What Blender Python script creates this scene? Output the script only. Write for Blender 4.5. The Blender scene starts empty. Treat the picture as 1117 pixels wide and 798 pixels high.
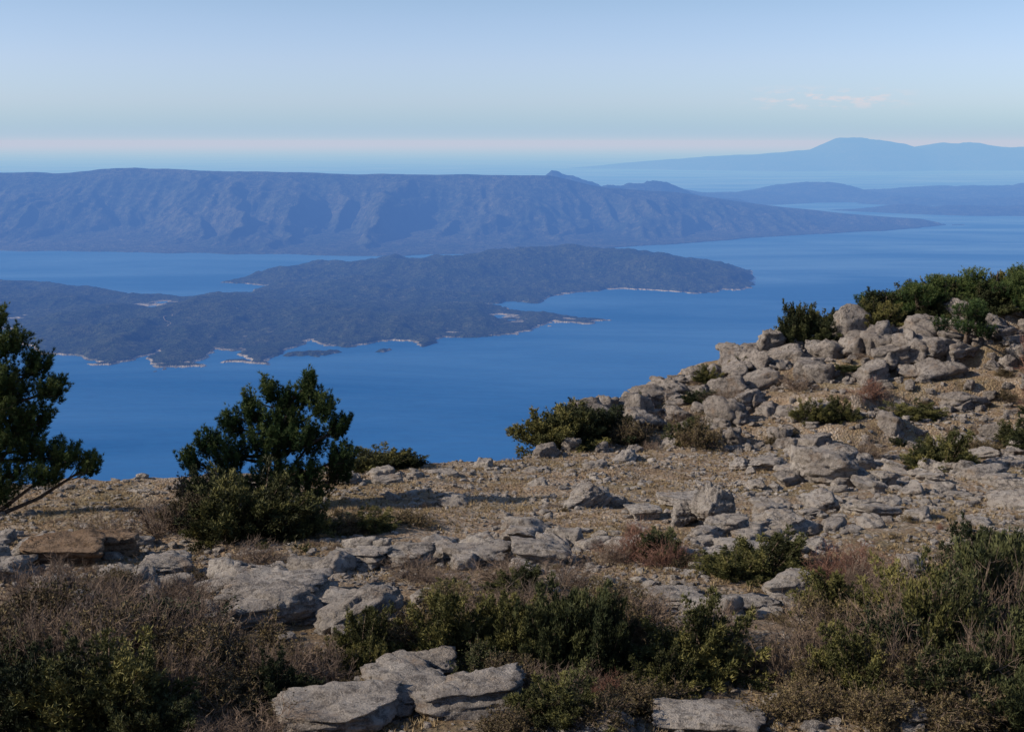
import bpy, math, random
import numpy as np
from mathutils import Vector, Matrix, Euler
R=math.radians
random.seed(7); rng=np.random.default_rng(7)
scene=bpy.context.scene
SEA=-700.0

# ------------------------------------------------------------ noise helpers
_perm=np.random.default_rng(3).permutation(4096)
_val=np.random.default_rng(4).random(4096)*2-1
def _h(ix,iy,iz):
    return _val[_perm[(_perm[(_perm[ix&4095]+iy)&4095]+iz)&4095]]
def vn3(x,y,z):
    ix=np.floor(x).astype(np.int64);iy=np.floor(y).astype(np.int64);iz=np.floor(z).astype(np.int64)
    fx=x-ix;fy=y-iy;fz=z-iz
    fx=fx*fx*fx*(fx*(fx*6-15)+10);fy=fy*fy*fy*(fy*(fy*6-15)+10);fz=fz*fz*fz*(fz*(fz*6-15)+10)
    r=0
    for a in (0,1):
        wa=fx if a else 1-fx
        for b in (0,1):
            wb=fy if b else 1-fy
            for c in (0,1):
                wc=fz if c else 1-fz
                r=r+wa*wb*wc*_h(ix+a,iy+b,iz+c)
    return r
def fbm(x,y,z=0.0,o=4,g=0.5):
    x=np.asarray(x,float);y=np.asarray(y,float);z=np.zeros_like(x)+z
    s=0;a=1;t=0
    for i in range(o):
        s=s+a*vn3(x*2**i+17.3*i,y*2**i+5.1*i,z*2**i+9.7*i);t+=a;a*=g
    return s/t
def ridged(x,y,z=0.0,o=4):
    x=np.asarray(x,float);y=np.asarray(y,float);z=np.zeros_like(x)+z
    s=0;a=1;t=0
    for i in range(o):
        s=s+a*(1-np.abs(vn3(x*2**i+11*i,y*2**i,z))*2);t+=a;a*=.5
    return s/t
def sstep(a,b,x):
    t=np.clip((x-a)/(b-a),0,1);return t*t*(3-2*t)

# ------------------------------------------------------------ mesh helpers
def mesh_np(name,verts,faces,smooth=False,mats=(),attr=None,midx=None):
    verts=np.asarray(verts,np.float32);faces=np.asarray(faces,np.int32)
    me=bpy.data.meshes.new(name)
    n,k=faces.shape
    me.vertices.add(len(verts));me.vertices.foreach_set("co",verts.ravel())
    me.loops.add(n*k);me.loops.foreach_set("vertex_index",faces.ravel())
    me.polygons.add(n);me.polygons.foreach_set("loop_start",np.arange(n,dtype=np.int32)*k)
    me.update(calc_edges=True)
    me.polygons.foreach_set("use_smooth",np.full(n,smooth))
    for m in mats: me.materials.append(m)
    if midx is not None: me.polygons.foreach_set("material_index",np.asarray(midx,np.int32))
    if attr is not None:
        a=me.attributes.new("tint",'FLOAT','POINT');a.data.foreach_set("value",np.asarray(attr,np.float32))
    me.update()
    return me
def obj(name,me,loc=(0,0,0),rot=(0,0,0),scale=(1,1,1),parent=None):
    o=bpy.data.objects.new(name,me);scene.collection.objects.link(o)
    o.location=loc;o.rotation_euler=rot;o.scale=scale
    if parent: o.parent=parent
    return o
def grid_faces(nx,ny):
    i=np.arange(nx*ny).reshape(ny,nx)
    return np.stack([i[:-1,:-1],i[:-1,1:],i[1:,1:],i[1:,:-1]],-1).reshape(-1,4)

# ------------------------------------------------------------ material helpers
def newmat(name):
    m=bpy.data.materials.new(name);m.use_nodes=True
    nt=m.node_tree;nt.nodes.clear()
    out=nt.nodes.new('ShaderNodeOutputMaterial')
    return m,nt,out
def N(nt,t,**kw):
    n=nt.nodes.new(t)
    for k,v in kw.items(): setattr(n,k,v)
    return n
def L(nt,a,b): nt.links.new(a,b)
def noise(nt,vec,scale,detail=5,rough=.6,dist=0,out=0):
    n=N(nt,'ShaderNodeTexNoise');n.inputs['Scale'].default_value=scale;n.inputs['Detail'].default_value=detail
    n.inputs['Roughness'].default_value=rough;n.inputs['Distortion'].default_value=dist
    if vec is not None: L(nt,vec,n.inputs['Vector'])
    return n.outputs[out]
def voro(nt,vec,scale,feature='F1'):
    n=N(nt,'ShaderNodeTexVoronoi',feature=feature);n.inputs['Scale'].default_value=scale
    L(nt,vec,n.inputs['Vector']);return n
def ramp(nt,fac,stops,interp='LINEAR'):
    n=N(nt,'ShaderNodeValToRGB');n.color_ramp.interpolation=interp
    e=n.color_ramp.elements
    while len(e)<len(stops): e.new(.5)
    for i,(p,c) in enumerate(stops):
        e[i].position=p
        e[i].color=(c,c,c,1) if not hasattr(c,'__len__') else (*c,1)
    L(nt,fac,n.inputs[0]);return n.outputs[0]
def mix(nt,fac,a,b,mode='MIX'):
    n=N(nt,'ShaderNodeMix',data_type='RGBA',blend_type=mode)
    for s,v in ((0,fac),(6,a),(7,b)):
        if hasattr(v,'is_linked'): L(nt,v,n.inputs[s])
        elif s==0: n.inputs[0].default_value=v
        else: n.inputs[s].default_value=(*v,1)
    return n.outputs[2]
def mth(nt,op,a,b=0.0,c=None):
    n=N(nt,'ShaderNodeMath',operation=op)
    for i,v in enumerate((a,b) if c is None else (a,b,c)):
        if hasattr(v,'is_linked'): L(nt,v,n.inputs[i])
        else: n.inputs[i].default_value=v
    return n.outputs[0]
def bump(nt,h,strength=.5,dist=.1,normal=None):
    n=N(nt,'ShaderNodeBump');n.inputs['Strength'].default_value=strength;n.inputs['Distance'].default_value=dist
    L(nt,h,n.inputs['Height'])
    if normal: L(nt,normal,n.inputs['Normal'])
    return n.outputs[0]
def princ(nt,out,col,rough=.9,normal=None,spec=.2):
    p=N(nt,'ShaderNodeBsdfPrincipled')
    if hasattr(col,'is_linked'): L(nt,col,p.inputs['Base Color'])
    else: p.inputs['Base Color'].default_value=(*col,1)
    if hasattr(rough,'is_linked'): L(nt,rough,p.inputs['Roughness'])
    else: p.inputs['Roughness'].default_value=rough
    p.inputs['Specular IOR Level'].default_value=spec
    if normal: L(nt,normal,p.inputs['Normal'])
    L(nt,p.outputs[0],out.inputs[0]);return p
def mapping(nt,vec,scale=(1,1,1)):
    n=N(nt,'ShaderNodeMapping');n.inputs['Scale'].default_value=scale;L(nt,vec,n.inputs[0]);return n.outputs[0]

# --- limestone
def mat_rock(name,tone=(1,1,1)):
    m,nt,out=newmat(name)
    pos=N(nt,'ShaderNodeNewGeometry').outputs['Position']
    a=noise(nt,pos,1.1,6,.65)
    b=noise(nt,pos,6,8,.74)
    c=noise(nt,pos,40,4,.7)
    def t(c_): return tuple(x*y for x,y in zip(c_,tone))
    col=ramp(nt,a,[(.32,t((.28,.24,.205))),(.5,t((.42,.37,.32))),(.66,t((.54,.485,.425)))])
    lich=ramp(nt,b,[(.48,0.0),(.59,.88)])
    col=mix(nt,lich,col,t((.145,.128,.115)))
    wht=ramp(nt,c,[(.52,0.0),(.64,.6)])
    col=mix(nt,wht,col,t((.60,.55,.49)))
    ora=ramp(nt,noise(nt,pos,2.3,3,.6),[(.57,0.0),(.74,.5)])
    col=mix(nt,ora,col,t((.36,.24,.145)))
    # bedding planes and joints
    nv=N(nt,'ShaderNodeVectorMath',operation='MULTIPLY_ADD')
    L(nt,noise(nt,pos,1.7,4,.6,0,1),nv.inputs[0]);nv.inputs[1].default_value=(1.3,1.3,.30);L(nt,pos,nv.inputs[2])
    v=voro(nt,mapping(nt,nv.outputs[0],(.8,1.1,6.0)),2.3,'DISTANCE_TO_EDGE')
    cr=ramp(nt,v.outputs['Distance'],[(.0,0.0),(.035,1.0)])
    msk=ramp(nt,noise(nt,pos,.9,2,.5),[(.58,1.0),(.66,0.0)])
    cr=mth(nt,'MAXIMUM',cr,msk)
    col=mix(nt,cr,mix(nt,.75,col,(.035,.032,.03)),col)
    h=mth(nt,'ADD',mth(nt,'MULTIPLY',b,1.0),mth(nt,'MULTIPLY',c,.3))
    h=mth(nt,'ADD',h,mth(nt,'MULTIPLY',cr,.35))
    nn=bump(nt,h,1.0,.21)
    princ(nt,out,col,.92,nn,.12);return m
ROCK=mat_rock('limestone')
ROCKO=mat_rock('weathered_limestone',(.80,.79,.79))
ROCKB=mat_rock('limestone_brown',(.74,.58,.44))

def mat_ground():
    m,nt,out=newmat('stony_ground')
    pos=N(nt,'ShaderNodeNewGeometry').outputs['Position']
    big=noise(nt,pos,.35,5,.6);mid=noise(nt,pos,1.6,6,.65);fine=noise(nt,pos,12,6,.7)
    v=voro(nt,pos,13);v2=voro(nt,pos,34)
    soil=ramp(nt,fine,[(.35,(.15,.100,.060)),(.5,(.285,.20,.127)),(.68,(.43,.325,.22))])
    chips=ramp(nt,v.outputs['Color'],[(.25,(.26,.205,.15)),(.6,(.42,.35,.275)),(.9,(.60,.535,.46))])
    chips=mix(nt,ramp(nt,v2.outputs['Color'],[(.3,0.0),(.8,.7)]),chips,(.31,.23,.155))
    f=ramp(nt,mid,[(.45,0.0),(.58,.9)])
    col=mix(nt,f,soil,chips)
    gr=ramp(nt,mth(nt,'ADD',mth(nt,'MULTIPLY',big,.6),mth(nt,'MULTIPLY',fine,.4)),[(.49,0.0),(.59,.7)])
    col=mix(nt,gr,col,(.175,.135,.060))
    sep=N(nt,'ShaderNodeSeparateXYZ');L(nt,pos,sep.inputs[0])
    far=ramp(nt,mth(nt,'DIVIDE',mth(nt,'MULTIPLY',sep.outputs[2],-1),100),[(.16,0.0),(.22,1.0)])
    col=mix(nt,far,col,(.06,.065,.035))
    nb=ramp(nt,mth(nt,'DIVIDE',sep.outputs[1],40),[(.46,.6),(.62,0.0)])
    col=mix(nt,nb,col,mix(nt,.5,col,(.11,.078,.048)))
    h=mth(nt,'ADD',fine,mth(nt,'MULTIPLY',v.outputs['Distance'],.6))
    princ(nt,out,col,.95,bump(nt,h,1.0,.10),.1);return m
GROUND=mat_ground()

def mat_leaf(name,dark,mid,light,trans=0):
    m,nt,out=newmat(name)
    at=N(nt,'ShaderNodeAttribute',attribute_name='tint')
    info=N(nt,'ShaderNodeObjectInfo')
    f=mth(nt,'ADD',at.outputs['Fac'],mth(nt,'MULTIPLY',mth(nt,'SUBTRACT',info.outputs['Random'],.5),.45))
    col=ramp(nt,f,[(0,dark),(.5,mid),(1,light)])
    princ(nt,out,col,.65,None,.2);return m
def mat_bark(name,a,b):
    m,nt,out=newmat(name)
    pos=N(nt,'ShaderNodeNewGeometry').outputs['Position']
    c=ramp(nt,noise(nt,pos,14,3),[(.35,a),(.65,b)])
    princ(nt,out,c,.9,None,.1);return m
PINE=mat_leaf('pine_needles',(.010,.024,.008),(.042,.076,.022),(.125,.155,.045))
JUN=mat_leaf('juniper_leaves',(.020,.023,.009),(.082,.084,.027),(.225,.20,.065))
JUN2=mat_leaf('dark_juniper_leaves',(.013,.018,.009),(.042,.052,.021),(.115,.118,.045))
SCR=mat_leaf('scrub_leaves',(.038,.032,.017),(.115,.088,.042),(.22,.165,.08))
DRY=mat_leaf('dry_grass',(.15,.105,.05),(.31,.225,.12),(.48,.38,.23))
BARK=mat_bark('pine_bark',(.05,.038,.03),(.14,.105,.08))
TWIG=mat_bark('grey_twigs',(.085,.063,.047),(.26,.19,.14))
TWIGR=mat_bark('red_twigs',(.12,.058,.042),(.27,.155,.11))

# ------------------------------------------------------------ ground height
EX=[-6000,-30,-18,-11,-4,-0.5,1.5,3,7,12,25,60,6000]
EY=[31,31,32,32.6,36.2,38.0,42,47,51,54,58,62,70]
AX=[-1,0.5,3.2,7.2,11.3,17,22,40]
AH=[0,.20,1.05,2.15,3.15,4.1,4.7,5.3]
def ground_z(x,y):
    x=np.asarray(x,float);y=np.asarray(y,float)
    z=-5-.12*y
    near=np.clip((13.5-y)/13.5,-1e9,1.0);near=np.maximum(near,0)
    z=z+near**1.5*3.3
    z=z+np.where(y<0,-y*.10,0)*np.where(y>-400,1,0)+np.where(y<=-400,40,0)
    A=np.interp(x,AX,AH)
    yy=y+.9*fbm(x*.35,y*.2,3.3,3)
    t=np.clip((yy-41)/(53-41),0,1)
    st=t*4; stp=(np.floor(st)+sstep(.35,.65,st-np.floor(st)))/4
    z=z+A*(.30*sstep(0,1,t)+.70*stp)
    e=np.interp(x,EX,EY)+1.3*fbm(x*.4,0*x,8.8,3)
    d=np.maximum(0,y-e)
    drop=.85*(np.sqrt(d*d+.5)-.707)
    far=d*(.06)*fbm(x*.01,y*.01,1.1,4)
    z=z-np.where(d>0,drop,0)+far
    z=z+(.16*fbm(x*.33,y*.5,5,3)+.07*fbm(x*1.3,y*1.7,6,3)+.03*np.abs(fbm(x*4,y*4,7,3)))
    return z
def gz(x,y): return float(ground_z(np.array([x]),np.array([y]))[0])
def axis(a,b,step,lo,hi):
    c=list(np.arange(a,b,step));s=step;p=c[-1]
    while p<hi: s*=1.22;p+=s;c.append(p)
    s=step;p=a;pre=[]
    while p>lo: s*=1.22;p-=s;pre.append(p)
    return np.array(pre[::-1]+c)
gx=axis(-19,27,.12,-5000,5000);gy=axis(11,60,.12,-2000,2200)
GX,GY=np.meshgrid(gx,gy);GZ=ground_z(GX,GY)
GZ=np.maximum(GZ,SEA-30)
obj('ground',mesh_np('ground',np.stack([GX,GY,GZ],-1).reshape(-1,3),grid_faces(len(gx),len(gy)),True,[GROUND]))

# ------------------------------------------------------------ sea
def mat_sea():
    m,nt,out=newmat('sea_water')
    pos=N(nt,'ShaderNodeNewGeometry').outputs['Position']
    w=noise(nt,mapping(nt,pos,(.00035,.0012,1)),1,6,.62,.8)
    w2=noise(nt,mapping(nt,pos,(.010,.03,1)),1,4,.7)
    w3=noise(nt,mapping(nt,pos,(.03,.05,1)),1,3,.6)
    col=ramp(nt,w,[(.35,(.003,.076,.235)),(.65,(.006,.102,.30))])
    col=mix(nt,ramp(nt,w2,[(.35,.0),(.7,.4)]),col,(.002,.058,.175))
    col=mix(nt,ramp(nt,w3,[(.42,.0),(.62,.25)]),col,(.008,.125,.33))
    b=bump(nt,w2,.15,12)
    d=N(nt,'ShaderNodeBsdfDiffuse');L(nt,col,d.inputs[0])
    g=N(nt,'ShaderNodeBsdfGlossy');g.inputs['Color'].default_value=(1,1,1,1);L(nt,b,g.inputs['Normal'])
    L(nt,ramp(nt,w,[(.38,.40),(.62,.28)]),g.inputs['Roughness'])
    fr=N(nt,'ShaderNodeFresnel');fr.inputs[0].default_value=1.33
    # wave slopes keep the mean reflectance of a wind-ruffled sea well under the flat-water value
    k=mth(nt,'MULTIPLY',fr.outputs[0],ramp(nt,w,[(.38,.14),(.62,.44)]))
    ms=N(nt,'ShaderNodeMixShader');L(nt,k,ms.inputs[0]);L(nt,d.outputs[0],ms.inputs[1]);L(nt,g.outputs[0],ms.inputs[2])
    L(nt,ms.outputs[0],out.inputs[0])
    return m
S=420000
sx=np.array([-S,-60000,-15000,0,15000,60000,S],float);sy=np.array([-3000,3000,15000,60000,S],float)
A,B=np.meshgrid(sx,sy)
obj('sea',mesh_np('sea',np.stack([A,B,A*0+SEA],-1).reshape(-1,3),grid_faces(len(sx),len(sy)),False,[mat_sea()]))

# ------------------------------------------------------------ islands
def mat_land(name,veg_a,veg_b,rock_c,rockamt=.5,scale=.004,shore=3.0,tree=.045):
    m,nt,out=newmat(name)
    g=N(nt,'ShaderNodeNewGeometry');pos=g.outputs['Position']
    sep=N(nt,'ShaderNodeSeparateXYZ');L(nt,pos,sep.inputs[0])
    n1=noise(nt,pos,scale,6,.6);n2=noise(nt,pos,scale*7,5,.7)
    n3=noise(nt,pos,tree,3,.7)
    col=mix(nt,ramp(nt,n1,[(.38,0.0),(.62,1.0)]),veg_a,veg_b)
    col=mix(nt,ramp(nt,n2,[(.53,0.0),(.68,rockamt)]),col,rock_c)
    col=mix(nt,ramp(nt,n3,[(.40,.65),(.56,0.0)]),col,tuple(c*.35 for c in veg_a))
    hz=mth(nt,'SUBTRACT',sep.outputs[2],SEA)
    if shore>0:
        sh=ramp(nt,mth(nt,'DIVIDE',hz,40),[(shore/40,1.0),(shore/40+.02,0.0)])
        pn=ramp(nt,noise(nt,pos,.0035,4,.7),[(.42,0.0),(.56,.9)])
        col=mix(nt,mth(nt,'MULTIPLY',sh,pn),col,(.36,.33,.29))
    h=mth(nt,'ADD',n2,mth(nt,'MULTIPLY',n3,.5))
    princ(nt,out,col,.95,bump(nt,h,.8,40),.05);return m

def seg_dist(px,py,poly):
    d=np.full(px.shape,1e12);ins=np.zeros(px.shape,bool)
    n=len(poly)
    for i in range(n):
        x1,y1=poly[i];x2,y2=poly[(i+1)%n]
        dx,dy=x2-x1,y2-y1
        t=np.clip(((px-x1)*dx+(py-y1)*dy)/(dx*dx+dy*dy),0,1)
        d=np.minimum(d,np.hypot(px-x1-t*dx,py-y1-t*dy))
        c=((y1>py)!=(y2>py))&(px<(x2-x1)*(py-y1)/((y2-y1) if y2!=y1 else 1e-9)+x1)
        ins^=c
    return np.where(ins,d,-d)

poly=[(-5000,5400),(-3000,5250),(-2068,5040),(-1800,4560),(-1583,4250),(-1400,4170),(-1266,4000),(-1215,4300),(-1150,4050),(-1018,4020),(-985,4370),(-900,4210),(-795,4020),(-765,4380),(-762,4560),(-590,4400),(-450,4520),(-307,4360),(-233,4640),(-80,4680),(76,4820),(200,5000),(430,5060),
(157,5260),(20,5350),(-130,5600),(88,5650),(219,5912),(420,6120),(625,6139),(873,6020),(1000,6120),(1147,6160),(1277,6646),(1325,7050),(1000,7500),(400,7600),(0,7450),(-627,7350),(-1134,7235),(-1300,6900),(-1500,6507),(-1180,6330),(-1253,6060),(-1490,5850),(-1758,5980),(-2130,6260),(-2650,6600),(-5000,6900)]
xs=np.linspace(-4200,1500,760);ys=np.linspace(3800,7800,580)
X,Y=np.meshgrid(xs,ys)
wx=X+75*fbm(X*.008,Y*.006,1,5,.6);wy=Y+130*fbm(X*.008,Y*.006,2,5,.6)
D=seg_dist(wx,wy,poly)
for (ix,iy,ir) in [(-1060,3990,38),(-690,4270,42),(-640,4290,26),(-1330,4040,30),(-880,4080,34),(-420,4330,24),(300,5010,30)]:
    D=np.maximum(D,ir-np.hypot((wx-ix)*.55,wy-iy))
base=(1-np.exp(-np.maximum(D,0)/150))*(34+38*fbm(X*.0025,Y*.0020,3,5))+np.maximum(D,0)*.015
spx=[-4200,-1400,-1134,-627,-200,0,400,700,1000,1300];spy=[6500,6700,6700,6750,6800,6820,6800,6750,6700,6650]
sph=[0,0,28,60,88,98,96,92,72,30]
sy_=np.interp(X,spx,spy);sh_=np.interp(X,spx,sph)
base+=sh_*np.exp(-((Y-sy_)/420)**2)*(1-np.exp(-np.maximum(D,0)/140))*(1+.25*fbm(X*.004,Y*.003,4,4))
base+=sstep(0,150,D)*26*(ridged(X*.004,Y*.0025,5,4)-.5)
Z=SEA+np.where(D>0,base+4*sstep(0,12,D)+8*fbm(X*.014,Y*.012,5,3)*sstep(0,120,D),D*.2-1)
PENM=mat_land('maquis_peninsula',(.022,.036,.022),(.044,.056,.032),(.11,.11,.08),.6,.0045,4.2)
obj('wooded_peninsula',mesh_np('wooded_peninsula',np.stack([X,Y,Z],-1).reshape(-1,3),grid_faces(len(xs),len(ys)),True,[PENM]))
def land_z(px,py):
    ii=np.clip(np.searchsorted(xs,px),1,len(xs)-1);jj=np.clip(np.searchsorted(ys,py),1,len(ys)-1)
    return max(Z[jj,ii],Z[jj-1,ii],Z[jj,ii-1],Z[jj-1,ii-1])
TRK,nt,out=newmat('dirt_track');princ(nt,out,(.16,.145,.12),.95)
tp=[(-1290,4600),(-1260,4680),(-1290,4760),(-1320,4840),(-1310,4900)]
tt=np.linspace(0,len(tp)-1,60);tx=np.interp(tt,range(len(tp)),[p[0] for p in tp])+10*np.sin(tt*4);ty=np.interp(tt,range(len(tp)),[p[1] for p in tp])
v=[]
for a,b in zip(tx,ty):
    z=float(land_z(a,b))+1.0
    v+= [(a-1.5,b,z),(a+1.5,b,z)]
i=np.arange(59)*2
obj('dirt_track',mesh_np('dirt_track',v,np.stack([i,i+1,i+3,i+2],-1),False,[TRK]))

# mountain island (long ridge)
fx=[-9000,-3400,-2600,-1800,-923,-300,252,898,1636,2453,3340,3748];fy=[8500,8440,8320,8160,8020,8180,8380,8760,9400,10020,10597,11070]
rx=[-9000,-5200,-4113,-3600,-3081,-2600,-2200,-1500,-800,10,305,763,1392,1889,2303,2908,3560,3760]
rh=[430,440,454,455,503,470,469,452,440,432,435,335,280,205,150,85,42,0]
ry=[10500,10400,10400,10400,10400,10400,10400,10400,10400,10400,10450,10600,10800,11000,11100,11200,11250,11080]
xs2=np.linspace(-7500,3900,900);ys2=np.linspace(7750,13200,440)
X,Y=np.meshgrid(xs2,ys2)
F=np.interp(X,fx,fy)+110*fbm(X*.004,X*0,2,5,.6);RY=np.interp(X,rx,ry)+140*fbm(X*.0012,X*0,9,3);RH=np.interp(X,rx,rh)
BK=RY+np.interp(X,[-9000,0,2000,3600,3760],[2400,2400,1500,300,60])
s=(Y-F)/np.maximum(RY-F,60);b=(BK-Y)/np.maximum(BK-RY,60)
up=np.clip(s,0,1);dn=np.clip(b,0,1)
prof=np.where(Y<RY,.45*up+.55*sstep(.05,1.0,up),sstep(0,1,dn))
rav=ridged(X*.0017+.45*fbm(X*.002,Y*.002,4,3),Y*.00055,6,4)
rav2=ridged(X*.006,Y*.0015,7,3)
amp=np.sin(np.clip(up,0,1)*math.pi)**.8
h=RH*prof+amp*np.minimum(RH,300)*.58*(rav-.58)+amp*30*(rav2-.5)+RH*.035*fbm(X*.003,Y*.003,3,4)*np.minimum(up,dn)**.3
h=np.maximum(h,RH*prof*.30)
inside=(s>0)&(b>0)
ZZ=SEA+np.where(inside,h+5*sstep(0,.01,s),-20)
HM=mat_land('mountain_slope',(.024,.036,.036),(.052,.060,.054),(.125,.12,.11),.5,.0022,0,.02)
obj('mountain_island',mesh_np('mountain_island',np.stack([X,Y,ZZ],-1).reshape(-1,3),grid_faces(len(xs2),len(ys2)),True,[HM]))

def strip(name,cx,cy,ch,depth,mat,nf,amp=.3,seed=1):
    xs=np.linspace(cx[0],cx[-1],600);v=np.linspace(-1,1,90)
    X,V=np.meshgrid(xs,v)
    Yc=np.interp(X,cx,cy)+depth*.2*fbm(X*nf*.5,X*0,seed,3);H=np.interp(X,cx,ch)
    Dp=depth*np.clip(H/max(ch)*2.0,.02,1)*(1+.35*fbm(X*nf,X*0,seed+3,4))
    Y=Yc+V*Dp
    p=(1-V**2)**.9
    h=H*p*(1+amp*fbm(X*nf*1.6,Y*nf*1.6,seed,5)+amp*.6*(ridged(X*nf*3,Y*nf*2,seed,3)-.5)*(1-p*.6))
    Z=SEA+np.where(np.abs(V)>.985,-15,h*(H>0))-2
    return obj(name,mesh_np(name,np.stack([X,Y,Z],-1).reshape(-1,3),grid_faces(len(xs),90),True,[mat]))
HM2=mat_land('hill_slope',(.018,.028,.030),(.034,.042,.040),(.065,.068,.06),.3,.0022,0,.012)
strip('low_island',[900,1500,2500,3300,4000,4600,5400,6400,9000],[14900,14900,15600,16400,16800,16800,16800,16600,16500],[0,150,110,120,190,110,120,170,190],1300,HM2,.0009,.45,3)
strip('low_island',[0,400,700,1000,1300,1800,2400,2800],[12900,12900,12900,12900,13000,13200,13500,13700],[230,370,320,330,285,200,100,0],800,HM2,.0012,.4,8)
strip('low_island',[3300,3900,4400,5000,6000,9000],[13600,13400,13200,13100,13000,13000],[0,50,70,60,110,120],600,HM2,.0014,.6,14)
strip('low_island',[4000,4500,5200,6000,9000],[15000,15000,14900,14800,14800],[0,90,70,110,130],500,HM2,.0016,.6,24)
strip('distant_island',[1500,3500,5500,7200,8300,9000,9700,10500,11100,11800,12700,13600,14400,18000],[36000]*14,[0,170,330,420,500,790,825,740,600,690,720,600,600,300],3500,HM2,.00035,.18,21)

# ------------------------------------------------------------ rocks
import bmesh
def ico(sub):
    bm=bmesh.new();bmesh.ops.create_icosphere(bm,subdivisions=sub,radius=1)
    v=np.array([x.co[:] for x in bm.verts]);f=np.array([[q.index for q in p.verts] for p in bm.faces]);bm.free();return v,f
ICO={k:ico(k) for k in (2,3,4,5)}
def stepped(u,r,n=5):
    """random inset per bed, sharp change between beds"""
    e=np.sort(r.uniform(-.8,.8,n));val=r.uniform(-1,1,n+1)
    o=np.full(u.shape,val[0])
    for i in range(n): o=o+(val[i+1]-val[i])*sstep(e[i]-.035,e[i]+.035,u)
    return o
def rock_v(sub,seed,detail=True):
    r=np.random.default_rng(seed)
    d,_=ICO[sub];d=d/np.linalg.norm(d,axis=1)[:,None]
    P=[]
    for ax in np.vstack([np.eye(3),-np.eye(3)]):
        n=ax+r.normal(0,.17,3);P.append((n/np.linalg.norm(n),r.uniform(.66,1.0)))
    for i in range(9):
        n=r.normal(0,1,3);P.append((n/np.linalg.norm(n),r.uniform(.80,1.12)))
    s=0;p=60
    for n,hh in P:
        c=np.maximum(d@n,1e-3);s=s+(c/hh)**p
    rad=s**(-1/p)
    rad=rad*(1+.05*fbm(d[:,0]*1.7+seed,d[:,1]*1.7,d[:,2]*1.7,3))
    v=d*rad[:,None]
    if detail:
        wob=.10*fbm(v[:,0]*2+seed,v[:,1]*2,v[:,2]*2,3)
        a=stepped(v[:,2]+wob,r,6);bx=stepped(v[:,0]+.35*v[:,1]+wob,r,4);by=stepped(v[:,1]-.3*v[:,0]+wob,r,4)
        v[:,:2]*=(1+.14*a)[:,None]
        v[:,2]*=1+.19*bx+.15*by
        nn=fbm(v[:,0]*5.0+seed,v[:,1]*5.0,v[:,2]*6,4,.65)
        cr=1-np.abs(vn3(v[:,0]*2.2+seed,v[:,1]*2.2,v[:,2]*3))*9;cr=np.clip(cr,0,1)
        pit=np.minimum(0,fbm(v[:,0]*2.6,v[:,1]*2.6+seed,v[:,2]*4,3)+.10)
        v=v*(1+.08*nn+.22*pit-.11*cr)[:,None]
    return v
def rotm(a,b,c): return np.array(Euler((a,b,c)).to_matrix())
def scatter_rocks(name,items,sub,nproto,seed,mat,smooth,detail=True):
    protos=[rock_v(sub,seed+i*13,detail) for i in range(nproto)]
    f=ICO[sub][1];V=[];Fc=[];o=0
    zs=ground_z(np.array([i[0] for i in items]),np.array([i[1] for i in items]))
    for k,(x,y,a,b,c,rz,tx,ty,sk) in enumerate(items):
        v=protos[k%nproto]*np.array([a,b,c])
        v=v@rotm(tx,ty,rz).T+np.array([x,y,zs[k]+c*sk])
        V.append(v);Fc.append(f+o);o+=len(v)
    return obj(name,mesh_np(name,np.vstack(V),np.vstack(Fc),smooth,[mat]))
U=random.uniform
items=[]
while len(items)<13500:
    y=U(13,45);x=U(-.46,.46)*y*1.05
    if y>np.interp(x,EX,EY)+.5: continue
    den=.46+1.1*float(fbm(np.array([x*.5]),np.array([y*.6]),2.0,3)[0])
    if random.random()>den: continue
    s=.018+.070*random.random()**3.2+(.06 if random.random()<.04 else 0)
    s*=.6+.4*(y/25)
    items.append((x,y,s*U(.8,1.6),s*U(.7,1.2),s*U(.4,.8),U(0,6.3),U(-.3,.3),U(-.3,.3),.25))
scatter_rocks('scattered_stones',items,2,14,100,ROCK,False,False)
items=[]
def near_band(x,y):
    b=0
    for (x0,y0,x1,y1,w) in [(-7.5,20.3,1.5,24.6,1.0),(-6.5,18.2,-1.5,19.8,.7),(3.2,24,9,28,1.1),(7,29,15,33.5,1.5),(-12,21.5,-8,24,.9),(3,19,8,20.5,.8),(9,33,16,40,2.2),(-4,34,2,36,.7)]:
        dx,dy=x1-x0,y1-y0;t=max(0,min(1,((x-x0)*dx+(y-y0)*dy)/(dx*dx+dy*dy)))
        d=math.hypot(x-x0-t*dx,y-y0-t*dy);b=max(b,math.exp(-(d/w)**2))
    return b
while len(items)<600:
    y=U(13,41);x=U(-.44,.46)*y
    if y>np.interp(x,EX,EY)-.4: continue
    if random.random()>near_band(x,y)+.03: continue
    s=.07+.31*random.random()**2.3
    items.append((x,y,s*U(1,1.9),s*U(.8,1.3),s*U(.4,.9),U(-.5,.5)+random.choice((0,1.57)),U(-.18,.18),U(-.18,.18),U(.05,.45)))
scatter_rocks('limestone_rocks',items,4,14,300,ROCK,True)
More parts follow.
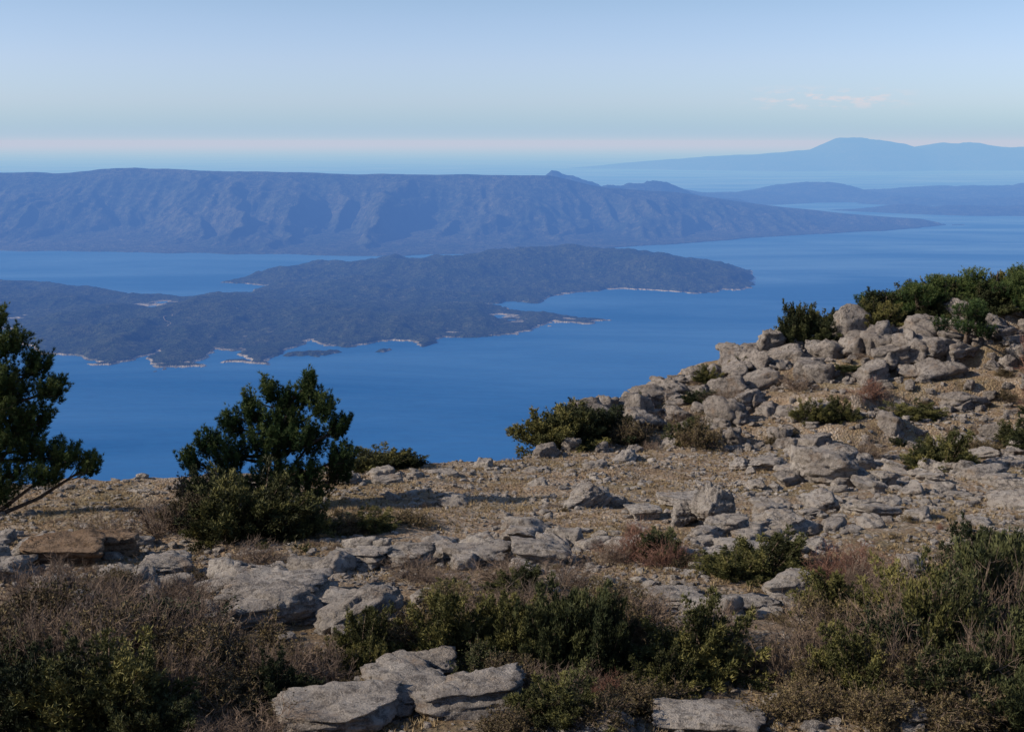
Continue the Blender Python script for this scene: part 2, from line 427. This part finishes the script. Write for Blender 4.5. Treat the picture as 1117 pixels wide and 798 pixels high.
# outcrop on the right
items=[]
def add_out(x,y,s,hz=1,up=0):
    e=np.interp(x,EX,EY)
    if y>e-.1: y=e-U(0,1.5)
    items.append((x,y,s*U(.8,1.6),s*U(.8,1.2),s*U(.5,1.2)*hz,U(-.8,.8),U(-.25,.25),U(-.25,.25),U(.0,.5)+up))
for t,ns in ((.10,32),(.30,34),(.36,30),(.58,50),(.64,36),(.82,54),(.88,42),(1.0,56)):
    for i in range(ns):
        x=1.2+25.5*(i+U(-.9,.9))/ns
        y=41+12*t+U(-.7,.7)-.9*float(fbm(np.array([x*.35]),np.array([(41+12*t)*.2]),3.3,3)[0])
        s=(.11+.46*random.random()**2.2)*(1.25 if (t>.55 and 9<x<24) else 1)*(0.8 if x<2.5 else 1)
        add_out(x,y,s)
for (x,y,s) in [(12.6,50.5,.75),(14.4,50.8,.8),(15.4,50.2,.65),(16.2,50.2,.75),(17.4,49.6,.75),(18.6,50.6,.75),(20.5,49,.7),(9.5,50,.5),(7.2,49.5,.45),(13.5,47.5,.55),(4.8,47.5,.5),(3.6,46.5,.45),(19.5,48.2,.6),(10.9,50.3,.55)]:
    add_out(x,y,s,.95,.1)
for i in range(30):
    x=U(9,23);add_out(x,U(48.6,51.8),U(.28,.62),1.1,U(0,.2))
for i in range(22):
    x=U(1.8,8);add_out(x,np.interp(x,EX,EY)-U(.3,3.2),U(.2,.45),1.0,.05)
for i in range(950):
    x=U(1,27);y=U(40.5,54)
    if y>np.interp(x,EX,EY): continue
    add_out(x,y,.05+.20*random.random()**2)
scatter_rocks('rock_outcrop',items,4,18,500,ROCKO,True)

BP=[mesh_np('boulder_%d'%i,rock_v(5,900+i*7),ICO[5][1],True,[ROCK]) for i in range(9)]
BPB=[mesh_np('brown_boulder_%d'%i,rock_v(5,990+i*7),ICO[5][1],True,[ROCKB]) for i in range(2)]
boulders=[
 (8.55,33.6,1.1,.8,.62,.1,0,.03,.6,'limestone_boulder'),(9.9,32.9,.32,.3,.26,.4,0,0,.5,'limestone_boulder'),
 (7.4,36.2,.6,.45,.28,0,0,0,.5,'limestone_boulder'),(1.75,29.4,.62,.45,.30,.2,.1,-.5,.8,'limestone_boulder'),
 (2.5,29.6,.25,.2,.14,.2,0,0,.6,'limestone_boulder'),
 (4.3,26.6,.36,.34,.52,.5,.1,.1,.9,'limestone_boulder'),(3.75,26.9,.32,.28,.34,.2,0,0,.8,'limestone_boulder'),
 (4.5,25.7,.5,.3,.24,.1,0,0,.5,'limestone_boulder'),(5.9,26.0,.34,.3,.26,.8,0,0,.5,'limestone_boulder'),
 (4.2,29.6,.8,.5,.18,.1,0,0,.5,'limestone_slab'),(3.0,27.8,.45,.35,.17,.3,0,0,.5,'limestone_slab'),
 (-3.85,19.9,1.0,.6,.28,.25,.05,.05,.6,'limestone_slab'),(-3.5,18.4,.85,.55,.3,.3,.05,-.05,.6,'limestone_slab'),
 (-2.35,18.3,.68,.5,.3,.5,.08,-.25,.6,'limestone_slab'),(-4.6,21.4,.5,.4,.2,.1,0,0,.6,'limestone_slab'),
 (-6.2,22.0,.6,.45,.25,.3,0,.1,.6,'limestone_slab'),(-1.9,22.8,.5,.4,.2,.1,0,0,.6,'limestone_slab'),
 (-2.8,22.7,.5,.4,.2,-.2,0,0,.6,'limestone_slab'),(-.6,23.0,.8,.45,.24,.05,0,0,.6,'limestone_slab'),
 (.55,22.8,.65,.45,.28,.1,0,.1,.6,'limestone_slab'),(.2,25.6,.4,.3,.2,.1,0,.1,.6,'limestone_boulder'),
 (4.75,20.6,.6,.42,.26,.1,0,-.1,.6,'limestone_boulder'),(3.5,19.5,.75,.45,.15,.1,0,0,.5,'limestone_slab'),
 (2.6,20.3,.65,.45,.15,.2,0,0,.5,'limestone_slab'),
 (-1.25,14.9,.62,.8,.24,.6,0,.05,.6,'limestone_slab'),(-2.05,14.0,.8,.5,.2,.1,0,0,.6,'limestone_slab'),
 (-.5,14.4,.65,.45,.24,.35,.05,0,.6,'limestone_slab'),(-1.0,15.9,.4,.35,.2,.3,0,0,.6,'limestone_slab'),
 (2.3,13.9,.75,.4,.16,0,0,0,.6,'limestone_slab'),
 (-8.9,21.6,.45,.4,.34,.1,0,0,.5,'limestone_boulder'),(-9.4,22.3,.5,.4,.34,.3,0,0,.5,'limestone_boulder'),
 (-8.3,22.9,.8,.45,.28,.1,.05,0,.8,'brown_limestone_block'),(-7.6,23.6,.5,.35,.3,.3,0,0,.6,'brown_limestone_block'),
 (-9.2,23.9,.5,.4,.22,.3,0,0,.6,'limestone_boulder'),
]
for k,(x,y,a,b,c,rz,tx,ty,sk,nm) in enumerate(boulders):
    me=(BPB[k%2] if nm.startswith('brown') else BP[k%9])
    obj(nm,me,(x,y,gz(x,y)+c*sk),(tx,ty,rz),(a,b,c))

# ------------------------------------------------------------ plants
def norm(a): return a/np.maximum(np.linalg.norm(a,axis=-1,keepdims=True),1e-9)
def needles(Pn,An,K,Ln,Wn,spread,r,tint):
    n=len(Pn);P=np.repeat(Pn,K,0);A=np.repeat(An,K,0)
    D=norm(A+spread*r.normal(0,1,(n*K,3)))
    W=norm(np.cross(D,r.normal(0,1,(n*K,3))))*Wn*.5
    Lr=(Ln*r.uniform(.7,1.3,(n*K,1)))
    V=np.stack([P-W,P+W,P+D*Lr],1).reshape(-1,3)
    F=np.arange(n*K*3).reshape(-1,3)
    T=np.repeat(np.clip(np.repeat(tint,K)+r.normal(0,.08,n*K),0,1),3)
    return V,F,T
def tubes(segs,k=3):
    s=np.array(segs);p0=s[:,0:3];p1=s[:,3:6];r0=s[:,6:7];r1=s[:,7:8]
    d=norm(p1-p0);u=norm(np.cross(d,np.array([.31,.17,.93])));w=np.cross(d,u)
    V=[]
    for p,r_ in ((p0,r0),(p1,r1)):
        for i in range(k):
            a=i*2*math.pi/k;V.append(p+(u*math.cos(a)+w*math.sin(a))*r_)
    V=np.stack(V,1).reshape(-1,3);n=len(s)
    b=(np.arange(n)*2*k)[:,None]
    F=np.concatenate([b+np.array([[i,(i+1)%k,k+(i+1)%k,k+i]]) for i in range(k)],0)
    T=np.concatenate([F[:,[0,1,2]],F[:,[0,2,3]]],0)
    return V,T
def combine(parts):
    V=[];F=[];T=[];M=[];o=0
    for v,f,t,m in parts:
        V.append(v);F.append(f+o);T.append(t);M.append(np.full(len(f),m));o+=len(v)
    return np.vstack(V),np.vstack(F),np.concatenate(T),np.concatenate(M)

def make_juniper(name,seed,leaf,nb=70,ns=72,flat=1.0,L_=.046):
    r=np.random.default_rng(seed);segs=[];P=[];A=[];T=[]
    for i in range(nb):
        az=r.uniform(0,2*math.pi);el=math.asin(r.uniform(.03,1))
        d=np.array([math.cos(az)*math.cos(el),math.sin(az)*math.cos(el),math.sin(el)])
        ln=.5*(1+.5*float(fbm(np.array([d[0]*1.9+seed]),np.array([d[1]*1.9]),d[2]*1.9,2)[0]*1.6)+r.normal(0,.15))
        ln=max(.22,ln)
        tip=d*ln*np.array([1,1,flat])+np.array([0,0,.05])
        st=np.array([r.normal(0,.05),r.normal(0,.05),0])
        mid=(st+tip)*.5+np.array([0,0,-.03])+r.normal(0,.02,3)
        segs.append((*st,*mid,.010,.007));segs.append((*mid,*tip,.007,.002))
        t=r.uniform(.35,1.04,ns)**.7
        pos=np.where(t[:,None]<.5,st+(mid-st)*t[:,None]*2,mid+(tip-mid)*(t[:,None]*2-1))
        sp=.066*(1.20-t)[:,None]+.010
        pos=pos+r.normal(0,1,(ns,3))*sp
        P.append(pos);A.append(norm(d*.8+np.array([0,0,.6])+r.normal(0,.3,(ns,3))))
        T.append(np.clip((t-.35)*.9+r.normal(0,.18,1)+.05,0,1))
    P=np.vstack(P);P[:,2]=np.maximum(P[:,2],.01);A=np.vstack(A);T=np.concatenate(T)
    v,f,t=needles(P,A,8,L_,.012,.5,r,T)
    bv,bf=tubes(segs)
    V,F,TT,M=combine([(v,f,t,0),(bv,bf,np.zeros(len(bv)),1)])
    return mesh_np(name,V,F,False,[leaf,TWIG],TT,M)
def grow(r,p,d,ln,rad,lev,segs,tips,up=.12,kids=(4,4,4),jit=.25):
    n=3;q=p.copy();pts=[q.copy()]
    for i in range(n):
        d=norm(d+r.normal(0,jit*.5,3)+np.array([0,0,up*.5]))
        q2=q+d*ln/n
        segs.append((*q,*q2,rad*(1-.25*i),rad*(1-.25*(i+1))));q=q2;pts.append(q.copy())
    if lev>=len(kids): tips.append((q,d));return
    for k in range(kids[lev]):
        t=r.uniform(.8,3);i=min(2,int(t));b=pts[i]+(pts[i+1]-pts[i])*(t-i)
        nd=norm(d+r.normal(0,.62,3))
        grow(r,b,nd,ln*r.uniform(.5,.8),rad*.6,lev+1,segs,tips,up,kids,jit)
def make_bare(name,seed,twig,stems=24,leaf=None,ns=0,low=.1):
    r=np.random.default_rng(seed);segs=[];tips=[]
    for i in range(stems):
        az=r.uniform(0,2*math.pi);el=math.asin(r.uniform(low,1))
        d=np.array([math.cos(az)*math.cos(el),math.sin(az)*math.cos(el),math.sin(el)])
        grow(r,np.array([r.normal(0,.06),r.normal(0,.06),0]),d,r.uniform(.2,.34),.009,0,segs,tips)
    bv,bf=tubes(segs);parts=[(bv,bf,np.zeros(len(bv)),1)]
    mats=[leaf or twig,twig]
    if leaf:
        P=np.repeat(np.array([t[0] for t in tips]),ns,0);A=np.repeat(np.array([t[1] for t in tips]),ns,0)
        P=P-A*r.uniform(0,.10,(len(P),1))+r.normal(0,.012,P.shape)
        v,f,t=needles(P,A,5,.030,.013,.8,r,np.clip(r.normal(.5,.25,len(P)),0,1))
        parts.append((v,f,t,0))
    V,F,TT,M=combine(parts)
    return mesh_np(name,V,F,False,mats,TT,M)
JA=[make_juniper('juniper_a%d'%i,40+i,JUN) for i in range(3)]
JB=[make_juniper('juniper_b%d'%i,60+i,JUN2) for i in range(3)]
BA=[make_bare('bare_%d'%i,80+i,TWIG) for i in range(3)]
BR=[make_bare('redbare_%d'%i,90+i,TWIGR) for i in range(2)]
SC=[make_bare('scrub_%d'%i,95+i,TWIG,20,SCR,2) for i in range(3)]
SG=[make_bare('greenscrub_%d'%i,105+i,TWIG,20,JUN2,3) for i in range(2)]
LIB={'J':('juniper_shrub',JA),'D':('juniper_shrub',JB),'B':('bare_shrub',BA),'R':('bare_shrub',BR),'S':('thorny_scrub',SC),'G':('evergreen_scrub',SG)}
def plant(kind,x,y,w,h,rz=None,dz=0):
    nm,ms=LIB[kind]
    me=random.choice(ms);s=.55
    obj(nm,me,(x,y,gz(x,y)-.04+dz),(0,0,U(0,6.3) if rz is None else rz),(w/1.05,w/1.05*U(.85,1.1),h/s))
plants=[
 # centre and lower middle
 ('D',.75,16.3,1.35,1.15),('D',1.15,15.9,1.0,.95),('D',.45,16.0,.9,.8),('J',.1,16.4,.9,.7),('J',-.9,16.8,1.3,.75),('J',-.2,17.2,1.0,.7),('S',.5,17.4,1.0,.9),
 ('J',2.5,15.9,1.5,.75),('G',2.1,16.3,1.0,.7),('S',3.1,16.0,.9,.55),('J',1.9,15.2,.8,.45),
 ('J',.55,13.9,1.3,.45),('S',.9,13.7,1.2,.5),('S',0,13.6,.9,.4),('S',3.3,14.2,1.2,.5),
 ('J',-2.0,16.6,1.0,.6),('S',-1.5,16.9,1.2,.7),('J',-1.9,16.0,.7,.45),
 ('B',-.6,17.9,1.6,.7),('B',.4,18.2,1.5,.8),('R',1.2,15.0,.9,.4),('B',.5,14.9,1.1,.5),('S',0.0,15.3,1.2,.5),('S',1.6,14.5,1.2,.5),('B',-2.5,15.6,1.4,.8),
 ('S',-1.7,15.2,.8,.4),('B',-2.9,13.3,1.4,.5),('S',1.7,16.7,1.2,.8),('B',2.9,17.2,1.5,.8),('B',.9,15.2,1.1,.5),('G',-.4,15.9,1.0,.5),
 # lower left
 ('J',-4.7,14.0,1.7,.80),('D',-5.6,14.3,1.4,.75),('S',-3.4,14.6,1.4,.65),('S',-4.2,15.9,1.7,.9),('S',-5.6,16.0,2.0,.95),
 ('B',-6.2,16.6,1.9,1.1),('G',-5.0,17.3,1.9,.8),('S',-6.9,17.5,1.8,1.0),('B',-7.4,18.8,1.9,1.0),('B',-6.1,18.9,1.8,.9),
 ('B',-5.4,15.2,1.9,1.15),('B',-4.3,16.8,1.8,1.0),('S',-6.6,15.4,1.8,1.0),('B',-5.9,17.8,1.8,.9),('S',-4.9,15.0,1.4,.8),('B',-4.9,16.4,1.8,1.15),('B',-6.0,15.4,1.6,1.2),
 ('S',-3.3,16.2,1.3,.7),('B',-3.0,15.4,1.3,.75),('S',-2.7,14.0,1.1,.45),('G',-6.2,15.0,1.5,.8),('B',-5.3,20.0,1.4,.6),('B',-3.4,13.4,1.2,.5),
 ('D',-4.1,13.6,1.3,.55),('B',-7.6,20.3,1.5,.7),('S',-6.5,20.2,1.2,.55),('B',-5.0,18.8,1.2,.6),('D',-2.9,14.8,.9,.5),('B',-3.9,14.9,1.4,.85),
 # lower right
 ('G',5.0,15.6,1.5,1.1),('G',5.9,16.0,1.6,1.35),('D',6.3,15.0,1.5,.95),('D',5.3,14.6,1.3,.7),('J',4.3,15.0,1.3,.7),('S',4.6,17.2,1.5,.9),
 ('D',6.8,17.0,1.6,1.3),('J',6.0,18.1,1.4,.9),('G',6.9,18.6,1.6,1.1),('S',4.1,14.0,1.2,.55),('S',5.1,13.8,1.6,.7),('D',6.1,13.8,1.3,.7),
 ('S',3.7,14.9,1.0,.65),('J',5.0,18.9,1.3,.6),('G',7.6,20.2,1.5,.9),('D',8.4,21.0,1.5,1.0),('B',4.2,16.3,1.7,1.1),('J',5.5,15.8,1.3,1.05),('S',7.6,18.4,1.6,1.1),
 ('B',5.4,16.8,1.7,1.2),('B',6.4,16.4,1.7,1.45),('S',4.7,14.6,1.4,.8),('B',6.9,19.6,1.7,1.0),('S',5.8,17.2,1.5,1.1),('B',3.6,15.9,1.4,.8),('B',5.6,19.4,1.4,.7),('B',5.9,14.9,1.5,1.2),('B',4.9,15.0,1.4,1.0),
 # mid field
 ('J',4.6,22.1,2.0,.65),('J',3.9,21.7,1.2,.45),('R',5.6,21.4,1.6,.9),('R',5.2,20.0,1.2,.5),('R',6.2,21.6,1.6,.9),('B',6.0,20.5,1.6,.9),
 ('R',2.3,23.2,1.7,.8),('D',2.8,23.0,1.1,.5),('B',1.8,22.7,1.1,.6),('S',3.2,22.3,.8,.35),('R',2.8,22.4,1.3,.6),
 ('B',-1.1,20.6,1.6,.6),('B',-.2,21.4,1.5,.5),('J',.1,20.3,1.1,.4),('B',.9,20.9,1.5,.55),('S',1.6,19.3,1.5,.6),('B',-1.7,21.5,1.3,.5),
 ('B',0,18.9,1.7,.6),('S',-.9,18.6,1.3,.55),('J',-1.0,19.4,.9,.35),('B',-4.8,22.9,1.5,.55),('S',1.3,17.9,1.4,.7),('B',2.0,18.2,1.4,.7),
 # around the middle pine
 ('J',-5.3,25.4,2.4,1.1),('J',-6.0,25.2,1.4,.75),('J',-4.3,25.4,1.1,.6),('S',-6.9,26.2,1.8,.9),('B',-7.4,25.6,1.8,.9),('J',-3.0,26.2,1.1,.4),('S',-3.4,26.0,1.5,.5),
 ('S',-2.1,26.8,1.2,.35),('D',-6.9,28.0,1.4,.8),('S',-7.2,28.6,1.6,1.0),('B',-8.1,24.6,1.5,.7),
 # rim and outcrop
 ('J',1.5,42.0,3.0,1.2),('D',3.0,42.8,2.4,1.1),('D',2.2,42.2,2.0,1.1),('S',.4,41.0,1.7,.7),('J',-3.9,35.8,2.2,.5),('D',-3.2,36.0,1.4,.45),
 ('S',6.1,41.0,1.9,1.1),('D',5.9,42,1.4,.8),('S',4.1,42.2,1.8,1.0),('J',10.4,43.4,1.4,.6),('J',11.3,43.2,1.4,.6),('S',9.1,42.2,1.6,.7),
 ('J',12.7,36.5,2.2,.9),('D',12.2,36.7,1.3,.6),('B',10.7,38,1.9,.9),('J',14.2,44.0,2.0,.5),('J',16.8,42,1.4,.6),('S',15.2,40,1.6,.7),('D',17.3,40.5,1.7,1.0),
 ('D',6.9,47.0,1.2,.45),('J',7.6,49.0,1.2,.45),('D',12.0,52.2,1.7,1.5),('D',11.6,52.0,1.2,1.2),('J',9.2,50.2,1.2,.45),
 ('B',7.9,46,2.2,.8),('B',5.9,45,2.0,.7),('R',13.0,45.6,2.0,.8),('B',10.6,47,2.0,.8),
]
for p in plants: plant(*p)
for i in range(50):
    x=13.0+13*i/49+U(-.3,.3);y=U(51.2,54.8)
    s=U(.9,1.5)*(1.15 if x>16 else .8)
    plant(random.choice('DDJD'),x,y,s*1.7,s*U(.55,.9))
for i in range(130):
    y=U(14,30);x=U(-.42,.42)*y
    plant(random.choice('BSRSB'),x,y,U(.25,.6),U(.10,.26))
for i in range(90):
    x=U(1,26);y=U(41,52)
    plant(random.choice('BSBSDB'),x,y,U(.5,1.2),U(.2,.5))

# dry grass tufts
r=np.random.default_rng(55)
n=30000
yy=r.uniform(13,50,n);xx=r.uniform(-.46,.46,n)*yy
den=fbm(xx*.6,yy*.6,4.4,3)
kp=(den>-.14)&(yy<np.interp(xx,EX,EY)+.2);xx=xx[kp];yy=yy[kp]
P=np.stack([xx,yy,ground_z(xx,yy)],-1);A=np.tile(np.array([[0,0,1.]]),(len(P),1))
v,f,t=needles(P,A,9,.09,.014,.6,r,r.uniform(0,1,len(P)))
obj('dry_grass',mesh_np('dry_grass',v,f,False,[DRY],t))

# ------------------------------------------------------------ pines
def make_pine(x,y,trunk,lobes,seed,Lr=.085,K=15,dens=1.0,m=16,W=.012,tight=.8):
    r=np.random.default_rng(seed)
    root=bpy.data.objects.new('pine_tree',None);scene.collection.objects.link(root)
    root.location=(x,y,gz(x,y)-.1)
    segs=[];tr=np.array(trunk,float)
    for i in range(len(tr)-1):
        segs.append((*tr[i,:3],*tr[i+1,:3],tr[i,3],tr[i+1,3]))
    P=[];A=[];T=[]
    for (cx,cy,cz,a,b,n) in lobes:
        c=np.array([cx,cy,cz]);lt=r.normal(0,.10)
        base=tr[np.argmin(np.abs(tr[:,2]-(cz-.35*math.hypot(cx,cy)-.1)))]
        bp=base[:3];mid=(bp+c)/2+np.array([0,0,-.08])+r.normal(0,.05,3)
        rr=min(base[3]*.6,.06)
        segs.append((*bp,*mid,rr,rr*.7));segs.append((*mid,*c,rr*.7,rr*.35))
        for j in range(int(n*dens)):
            d=norm(r.normal(0,1,3)+np.array([0,0,.35]))
            q=c+d*np.array([a,a,b*.8])*tight*r.uniform(.45,1.0)*(1.35 if r.random()<.2 else 1)
            st=c+(mid-c)*r.uniform(0,.5)
            segs.append((*st,*((st+q)/2+np.array([0,0,-.03])),.012,.008));segs.append((*((st+q)/2+np.array([0,0,-.03])),*q,.008,.004))
            out=norm(q-st);ax0=norm(out*.6+np.array([0,0,1.2]))
            tt=r.uniform(-.22,.26,m)
            pos=q+ax0*tt[:,None]*1.0+r.normal(0,.024,(m,3))
            P.append(pos);A.append(norm(ax0+r.normal(0,.25,(m,3))));T.append(np.clip(.32+lt+tt*1.5+r.normal(0,.14),0,1))
    P=np.vstack(P);A=np.vstack(A);T=np.concatenate(T)
    v,f,t=needles(P,A,K,Lr,W,.6,r,T)
    bv,bf=tubes(segs,6)
    obj('trunk_and_limbs',mesh_np('pine_wood',bv,bf,True,[BARK]),parent=root)
    obj('needles',mesh_np('pine_needles',v,f,False,[PINE],t),parent=root)
    return root
make_pine(-6.1,29.9,[(0.6,0,0,.13),(.55,0,.7,.12),(.45,0,1.4,.10),(.6,0,2.0,.075),(.85,0,2.7,.05),(1.0,0,3.1,.02)],[
 (1.25,0,3.15,.18,.36,22),(1.2,0,2.85,.34,.36,34),(1.6,-.1,2.55,.40,.40,42),(.75,.1,2.65,.40,.42,42),(.32,0,2.95,.22,.36,26),(-.1,0,2.35,.42,.34,44),(-.15,0,2.75,.16,.2,12),
 (-.6,.1,2.1,.38,.34,40),(-1.15,0,1.65,.44,.30,42),(-1.6,0,1.25,.38,.26,32),(-.6,-.3,1.45,.58,.38,52),(.2,-.4,1.8,.65,.46,64),(.9,-.3,1.8,.65,.46,64),
 (1.95,0,2.05,.38,.28,38),(2.0,-.2,1.4,.45,.3,42),(.4,-.4,1.05,.6,.4,50),(1.2,-.2,.95,.55,.4,46),(-.9,.2,.95,.5,.3,34),(.3,.6,1.9,.65,.55,48),(1.2,.6,1.6,.6,.6,44),(1.9,.1,.85,.4,.3,24),(-.2,0,.6,.6,.3,26),(.7,0,2.2,.6,.4,46),(1.3,0,.45,.6,.3,26),(2.0,0,1.0,.3,.25,16)],5)
make_pine(-12.1,28.4,[(0,0,0,.17),(0,0,1.4,.15),(-.05,0,2.6,.11),(.05,0,3.6,.07),(.15,0,4.6,.03)],[
 (.45,0,4.55,.34,.38,38),(.9,0,4.05,.48,.36,52),(.1,-.1,3.8,.65,.55,60),(1.4,0,3.6,.44,.28,46),(.6,-.2,3.3,.65,.45,64),(1.65,0,3.0,.50,.28,50),
 (.5,-.2,2.6,.7,.45,64),(1.2,0,2.35,.55,.32,48),(.2,-.2,1.8,.7,.5,58),(1.2,0,1.65,.6,.30,52),(1.9,0,1.5,.50,.25,48),(2.45,0,1.3,.38,.18,36),(.6,-.2,1.05,.7,.36,56),
 (1.5,-.1,1.1,.6,.24,50),(.2,0,.6,.7,.3,36),(-.6,0,3.2,.7,.6,40),(-.8,0,2.0,.8,.6,40),(-.3,.6,2.8,.8,.8,50),(.7,.5,2.1,.7,.6,50),(.7,0,3.0,.65,.5,50),(.9,0,2.0,.6,.4,40)],6)
def ridge_pine(x,y,h,w,seed):
    lob=[]
    q=random.Random(seed)
    for i in range(10):
        t=(i+.5)/10;rad=w*(.55-.25*abs(t-.35))
        a=q.uniform(0,6.3)
        lob.append((math.cos(a)*rad*.8,math.sin(a)*rad*.8,h*(.4+.5*t),w*.24,h*.09,28))
    make_pine(x,y,[(0,0,0,.12),(.05,0,h*.4,.09),(0,0,h*.7,.06),(0,0,h*.95,.02)],lob,seed,.10,10,1,10,.014)
ridge_pine(17.4,48.6,2.2,2.1,31);ridge_pine(19.9,52.3,1.8,2.8,32);ridge_pine(18.0,52.8,1.8,2.6,33);ridge_pine(15.6,53.0,1.3,2.2,34)
ridge_pine(21.8,52.6,2.1,2.8,35);ridge_pine(16.6,52.2,1.5,1.8,36);ridge_pine(20.9,51.4,1.7,2.0,37);ridge_pine(23.3,53,1.9,2.6,38)
for (x,y,w,h) in [(19.6,45.8,2.6,2.5),(20.6,46.5,2.6,2.8),(18.6,44.2,1.8,1.3),(21.2,48.5,2.6,2.2)]:
    plant('R',x,y,w,h)

# ------------------------------------------------------------ haze layer (volume over the sea; own glow stands in for scattered light)
m,nt,out=newmat('haze')
sig=np.array([1.6e-5,3.7e-5,9.6e-5]);eq=np.array([.53,.585,.71]);k=4e-5
ab=N(nt,'ShaderNodeVolumeAbsorption');ab.inputs['Density'].default_value=1e-4
ab.inputs['Color'].default_value=(*(1-sig/1e-4),1)
em=N(nt,'ShaderNodeEmission');em.inputs[0].default_value=(*(eq*sig/k),1);em.inputs[1].default_value=k
ad=N(nt,'ShaderNodeAddShader');L(nt,ab.outputs[0],ad.inputs[0]);L(nt,em.outputs[0],ad.inputs[1]);L(nt,ad.outputs[0],out.inputs['Volume'])
W=400000;y0,y1,z0,z1=900,400000,SEA-40,260
v=[(-W,y0,z0),(W,y0,z0),(W,y1,z0),(-W,y1,z0),(-W,y0,z1),(W,y0,z1),(W,y1,z1),(-W,y1,z1)]
f=[(0,3,2,1),(4,5,6,7),(0,1,5,4),(1,2,6,5),(2,3,7,6),(3,0,4,7)]
obj('haze',mesh_np('haze',v,f,False,[m]))

# ------------------------------------------------------------ light and sky
EL=30;AZ=259   # compass-like, clockwise from +Y
sd=Vector((math.sin(R(AZ))*math.cos(R(EL)),math.cos(R(AZ))*math.cos(R(EL)),math.sin(R(EL))))
sl=bpy.data.lights.new('sun','SUN');sl.energy=5.0;sl.angle=R(.53);sl.color=(1,.89,.755)
so=bpy.data.objects.new('sun',sl);scene.collection.objects.link(so)
so.rotation_euler=sd.to_track_quat('Z','Y').to_euler();so.location=(-200,-30,150)
w=bpy.data.worlds.new('World');scene.world=w;w.use_nodes=True
nt=w.node_tree;nt.nodes.clear()
out=N(nt,'ShaderNodeOutputWorld');bg=N(nt,'ShaderNodeBackground');L(nt,bg.outputs[0],out.inputs[0])
sk=N(nt,'ShaderNodeTexSky',sky_type='NISHITA');sk.sun_disc=False;sk.sun_elevation=R(EL);sk.sun_rotation=R(AZ)
sk.altitude=700;sk.air_density=1.0;sk.dust_density=1.2;sk.ozone_density=1.5
bg.inputs[1].default_value=.10
tc=N(nt,'ShaderNodeTexCoord');sep=N(nt,'ShaderNodeSeparateXYZ');L(nt,tc.outputs['Generated'],sep.inputs[0])
cn=noise(nt,mapping(nt,tc.outputs['Generated'],(70,70,260)),1,6,.6)
band=ramp(nt,sep.outputs[2],[(.024,0.0),(.029,1.0),(.034,1.0),(.041,0.0)])
bx=ramp(nt,sep.outputs[0],[(.17,0.0),(.20,1.0),(.26,1.0),(.30,0.0)])
cm=mth(nt,'MULTIPLY',mth(nt,'MULTIPLY',band,bx),ramp(nt,cn,[(.48,0.0),(.62,.7)]))
# colour correction by elevation multiplied into the sky, coolest in the lowest degrees
tint=ramp(nt,sep.outputs[2],[(0,(.42,.68,1.0)),(.012,(.44,.655,1.0)),(.03,(.53,.635,.95)),(.06,(.58,.62,.87)),(.09,(.57,.60,.78)),(.12,(.53,.575,.68)),(.6,(.47,.51,.59))])
sc=mix(nt,1.0,sk.outputs[0],tint,'MULTIPLY')
vs=N(nt,'ShaderNodeVectorMath',operation='SCALE');L(nt,sc,vs.inputs[0]);vs.inputs['Scale'].default_value=2.03
col=mix(nt,cm,vs.outputs[0],(7.8,7.1,7.3))
L(nt,col,bg.inputs[0])

# ------------------------------------------------------------ camera
cam=bpy.data.cameras.new('camera');cam.lens=45;cam.sensor_width=36;cam.clip_start=.1;cam.clip_end=900000
co=bpy.data.objects.new('camera',cam);scene.collection.objects.link(co)
co.location=(0,0,0);co.rotation_euler=(R(90-9.89),0,0)
scene.camera=co
scene.view_settings.view_transform='Standard';scene.view_settings.look='None';scene.view_settings.exposure=0
